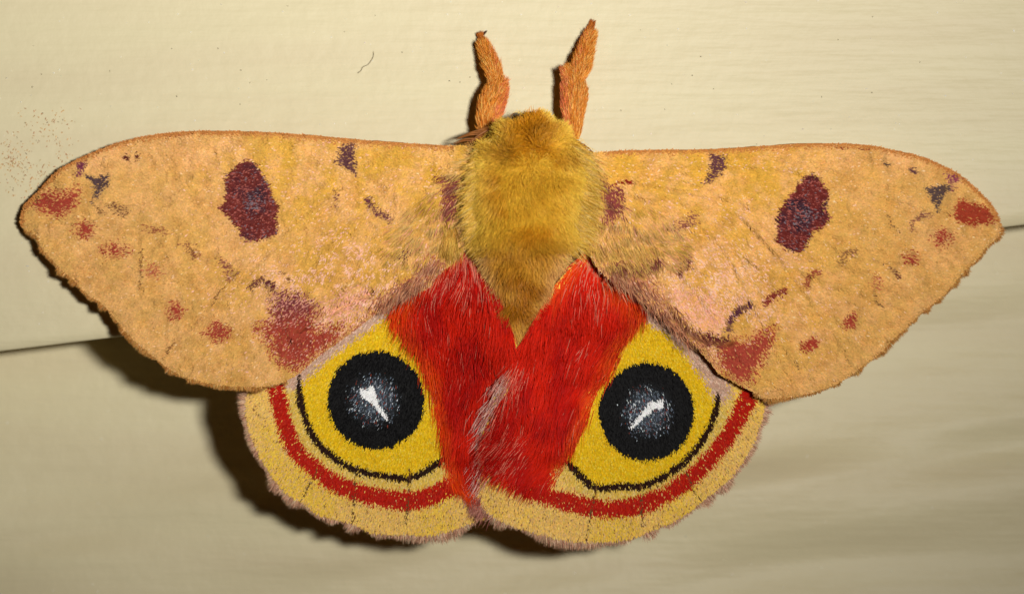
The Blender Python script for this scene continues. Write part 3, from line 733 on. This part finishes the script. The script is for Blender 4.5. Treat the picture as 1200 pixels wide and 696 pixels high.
def h_side(a, b): return h_fore('L')(a, b) + 20 if np.mean(a) < 620 else h_fore('R')(a, b) + 20
GOLD = [((214,172,66), .5), ((198,150,50), .2), ((218,182,98), .3)]
strip_hair('shoulder_fur', [(580,178),(571,205),(568,235),(570,262),(577,285)], h_side, 3600, 8, (-.8, .55), (12, 26), GOLD, body, M_fur, (.0, .5))
strip_hair('shoulder_fur', [(671,182),(677,205),(678,235),(673,262),(666,282)], h_side, 3600, 8, (.8, .55), (12, 25), GOLD, body, M_fur, (.0, .5))
def ellipsoid(name, c, r, mat, parent, label=None, n=12):
    a = np.linspace(0, math.pi, n); b = np.linspace(0, 2 * math.pi, n * 2 + 1)[:-1]; A, B = np.meshgrid(a, b, indexing='ij')
    v = W(c[0] + r[0] * np.sin(A) * np.cos(B), c[1] + r[1] * np.sin(A) * np.sin(B), c[2] + r[2] * np.cos(A))
    ix = np.arange(A.size).reshape(A.shape); n2 = np.roll(ix, -1, 1)
    q = np.stack([ix[:-1], ix[1:], n2[1:], n2[:-1]], -1).reshape(-1, 4)
    return add(name, raw_mesh(name, v, q, smooth=True), mat, parent, label=label)
ellipsoid('eye', (605, 140, 92), (8, 8, 12), M_darkeye, body)
ellipsoid('eye', (645, 147, 70), (8, 8, 12), M_darkeye, body)

# ---- forelegs stretched up the board
def tube(name, pts, mat, parent, flat=.7, sub=6, label=None):
    """pts rows: px, py, h, half width"""
    p = smooth_poly(pts, sub, False); n = len(p); m = 14; b = np.linspace(0, 2 * math.pi, m + 1)[:-1]
    tg = np.gradient(p[:, :2], axis=0); tg /= np.linalg.norm(tg, axis=1, keepdims=True); nm = np.stack([-tg[:, 1], tg[:, 0]], 1)
    r = np.maximum(p[:, 3], .05)[:, None]
    X = p[:, 0:1] + nm[:, 0:1] * r * np.cos(b); Y = p[:, 1:2] + nm[:, 1:2] * r * np.cos(b); H = p[:, 2:3] + r * flat * np.sin(b)
    ix = np.arange(n * m).reshape(n, m); n2 = np.roll(ix, -1, 1)
    q = np.stack([ix[:-1], ix[1:], n2[1:], n2[:-1]], -1).reshape(-1, 4)
    q = np.concatenate([q])
    return add(name, raw_mesh(name, W(X, Y, H), q, smooth=True), mat, parent, label=label), p
def leg_fur(name, p, n, Lr, cols, parent, edge_pink=0.0, side=0, flat=.7, splay=.28):
    i = rng.uniform(0, len(p) - 1.001, n); a = i.astype(int); f = (i - a)[:, None]; c = p[a] * (1 - f) + p[a + 1] * f
    tg = (p[a + 1] - p[a])[:, :3]; tg /= np.linalg.norm(tg, axis=1, keepdims=True)
    nm = np.stack([-tg[:, 1], tg[:, 0]], 1); nm /= np.linalg.norm(nm, axis=1, keepdims=True)
    b = rng.uniform(-.45, math.pi + .45, n); r = c[:, 3]
    x = c[:, 0] + nm[:, 0] * r * np.cos(b); y = c[:, 1] + nm[:, 1] * r * np.cos(b); h = c[:, 2] + r * flat * np.sin(b)
    out = np.column_stack([nm * np.cos(b)[:, None], np.sin(b) * .8])
    d0 = tg + out * splay + rng.normal(0, .16, (n, 3)); d1 = tg + out * splay * .5 + rng.normal(0, .14, (n, 3))
    ci = rng.choice(len(cols), n, p=np.array([q[1] for q in cols])); cc = np.array([lin(q[0]) for q in cols])[ci]
    if edge_pink:
        e = np.clip(side * np.cos(b) * 1.2, 0, 1) * edge_pink
        cc = np.where((rng.uniform(0, 1, n) < e)[:, None], lin((206, 112, 66)), cc)
    me = hair_mesh(name, np.column_stack([x, y, h]), d0, d1, rng.uniform(*Lr, n), rng.uniform(.6, 1.05, n), jit(cc * 1.35, .11, .035), 3)
    return add(name, me, M_fur, parent, 'stuff')

OR = [((204,130,44), .5), ((184,102,30), .25), ((220,164,84), .25)]
LEG = {'L': dict(femur=[(573,160,40,8),(572,146,38,11),(575,128,34,13),(580,112,32,10.5),(585,99,30,4)],
                 tibia=[(583,106,30,3.5),(581,95,28,5.5),(577,80,22,6.5),(572,66,14,4.2),(568,56,8,2.2)],
                 tarsus=[(569,60,7,2.2),(566,50,0,2.4),(563,42,-8,2.0)], claw=[(563,43,-8,1.6),(560,39,-12,1.3),(559,41,-16,.4)], claw2=[(564,43,-8,1.6),(569,38,-11,1.2),(571,36,-16,.3)], side=1),
       'R': dict(femur=[(674,164,40,4),(673,150,38,7.5),(672,132,35,11.5),(673,112,32,12.5),(671,97,30,7),(666,86,29,2.5)],
                 tibia=[(676,97,31,4),(680,84,28,7.5),(684,68,20,6.2),(688,54,12,3.8),(691,44,6,2.2)],
                 tarsus=[(690,47,6,2.6),(692,36,-3,2.3),(694,28,-11,1.8)], claw=[(694,29,-11,1.6),(692,25,-14,1.2),(690,25,-18,.4)], claw2=[(694,29,-11,1.6),(697,26,-14,1.2),(699,27,-18,.3)], side=-1)}
for s, g in LEG.items():
    leg, p = tube('foreleg', g['femur'], M_leg, moth, label='furry orange foreleg reaching up the board on the ' + ('left' if s == 'L' else 'right'))
    leg_fur('femur_fur', p, 6500, (6, 14), OR + [], leg, .7, g['side'])
    o, p = tube('tibia', g['tibia'], M_leg, leg); leg_fur('tibia_fur', p, 4600, (5, 15), OR, leg, .3, g['side'], splay=.42)
    o, p = tube('tarsus', g['tarsus'], M_leg, leg); leg_fur('tarsus_fur', p, 700, (4, 8), [((186,108,42), .6), ((150,78,30), .4)], leg)
    tube('claw', g['claw'], M_claw, leg); tube('claw', g['claw2'], M_claw, leg)

# ---- antennae: combs folded back along the front of the thorax
def antenna(side):
    L = side == 'L'
    if L: rach = [(604,144,84,2.0),(592,146,78,2.0),(578,150,74,1.8),(565,156,74,1.5),(553,165,76,1.0)]
    else: rach = [(642,152,80,2.0),(654,157,78,2.0),(666,162,76,1.8),(680,170,76,1.5),(692,180,78,1.0)]
    o, p = tube('antenna', rach, M_ant, moth, 1.0, 6, 'comb toothed antenna folded against the thorax on the ' + ('left' if L else 'right'))
    n = 11
    for i in range(n):
        t = i / (n - 1); q = p[int(round(t * (len(p) - 1)))]
        ln = (34 if L else 15) * (.45 + .55 * math.sin(math.pi * (.15 + .75 * t)))
        dx, dy = ((-1, .26 - .1 * t) if L else (.9, .18 + .2 * t))
        e = (q[0] + dx * ln, q[1] + dy * ln + 1.5, q[2] - 6)
        mid = (q[0] + dx * ln * .5, q[1] + dy * ln * .5 - 1.2, q[2] - 1)
        tube('comb_tooth', [(q[0], q[1], q[2], .95), (*mid, .85), (*e, .3)], M_ant, o, 1.0, 4)
    return o
ant = {s: antenna(s) for s in 'LR'}
strip_hair('antenna_fur', [(600,148),(588,152),(574,158),(562,166)], lambda a, b: 64 + 0 * a, 420, 3, (-1, .35), (10, 20), [((130,74,26), .6), ((168,106,40), .4)], ant['L'], M_fur, (0, .2))

# ------------------------------------------------------------------ small things on the boards
def specks(name, x, y, L, wd, cols, ang, label, cat, thick=.6):
    n = len(x); h = wall_h(x, y); v = np.empty((n, 6, 3)); dx, dy = np.cos(ang), np.sin(ang)
    v[:, 0] = W(x - dx * L / 2, y - dy * L / 2, h + .15); v[:, 1] = W(x - dy * wd / 2, y + dx * wd / 2, h + .1); v[:, 2] = W(x + dx * L / 2, y + dy * L / 2, h + .15)
    v[:, 3] = W(x + dy * wd / 2, y - dx * wd / 2, h + .1); v[:, 4] = W(x, y, h + wd * thick + .2); v[:, 5] = W(x, y, h - .4)
    base = np.arange(n)[:, None, None] * 6
    q = (base + np.array([[0, 1, 4], [1, 2, 4], [2, 3, 4], [3, 0, 4], [1, 0, 5], [2, 1, 5], [3, 2, 5], [0, 3, 5]])[None]).reshape(-1, 3)
    o = add(name, raw_mesh(name, v, q, np.repeat(jit(cols, .2, .06), 6, 0)), M_speck, None, 'stuff'); o['label'] = label; o['category'] = cat
    return o
cl = [(15,180,14,14,70),(48,152,22,14,60),(70,172,10,12,40),(30,205,22,12,70),(60,205,12,10,40),(14,190,10,6,40),(35,225,15,6,25),(62,140,10,6,18)]
xs = np.concatenate([rng.normal(a, c, k) for a, b, c, d, k in cl]); ys = np.concatenate([rng.normal(b, d, k) for a, b, c, d, k in cl])
k = (xs > -40) & (ys < 240) & ~inside(xs, ys, FW['L']); xs, ys = xs[k], ys[k]; n = len(xs)
cc = np.array([lin((204,140,62)), lin((184,106,52)), lin((206,160,92)), lin((110,72,50))])[rng.choice(4, n, p=[.4, .25, .25, .1])]
specks('shed_scales', xs, ys, rng.uniform(1.0, 4.2, n), rng.uniform(.6, 1.3, n), cc, rng.uniform(0, 3.14, n), 'scatter of tiny brown shed scales beside the left wing tip', 'scales')
n = 420; xs = rng.uniform(-30, 1230, n); ys = np.concatenate([rng.uniform(-20, 330, n - 120), rng.uniform(300, 720, 120)])
specks('dust_specks', xs, ys, rng.uniform(1.1, 2.8, n) * np.where(rng.uniform(0, 1, n) < .12, 1.6, 1), rng.uniform(.8, 1.8, n), np.broadcast_to(lin((252, 250, 236), 1.0), (n, 3)), rng.uniform(0, 3.14, n), 'fine pale dust specks scattered over both boards', 'dust', .5)  # dust lumps near white, their bright highlights put into the colour
n = 75; xs = rng.uniform(-30, 1230, n); ys = rng.uniform(-10, 340, n)
specks('grit_specks', xs, ys, rng.uniform(1.0, 2.6, n), rng.uniform(.8, 1.5, n), np.broadcast_to(lin((90, 76, 52)), (n, 3)), rng.uniform(0, 3.14, n), 'sparse dark grit specks on the upper board', 'grit', .4)
fp = [(419,86),(423,83),(425,79),(431,76),(435,71),(437.5,66),(437.5,61)]
o, _ = tube('fibre', [(a, b, float(wall_h(a, b)) + .8, .42) for a, b in fp], M_fibre, None, 1.0, 4)
o['label'] = 'thin curled grey fibre lying on the upper board'; o['category'] = 'fibre'
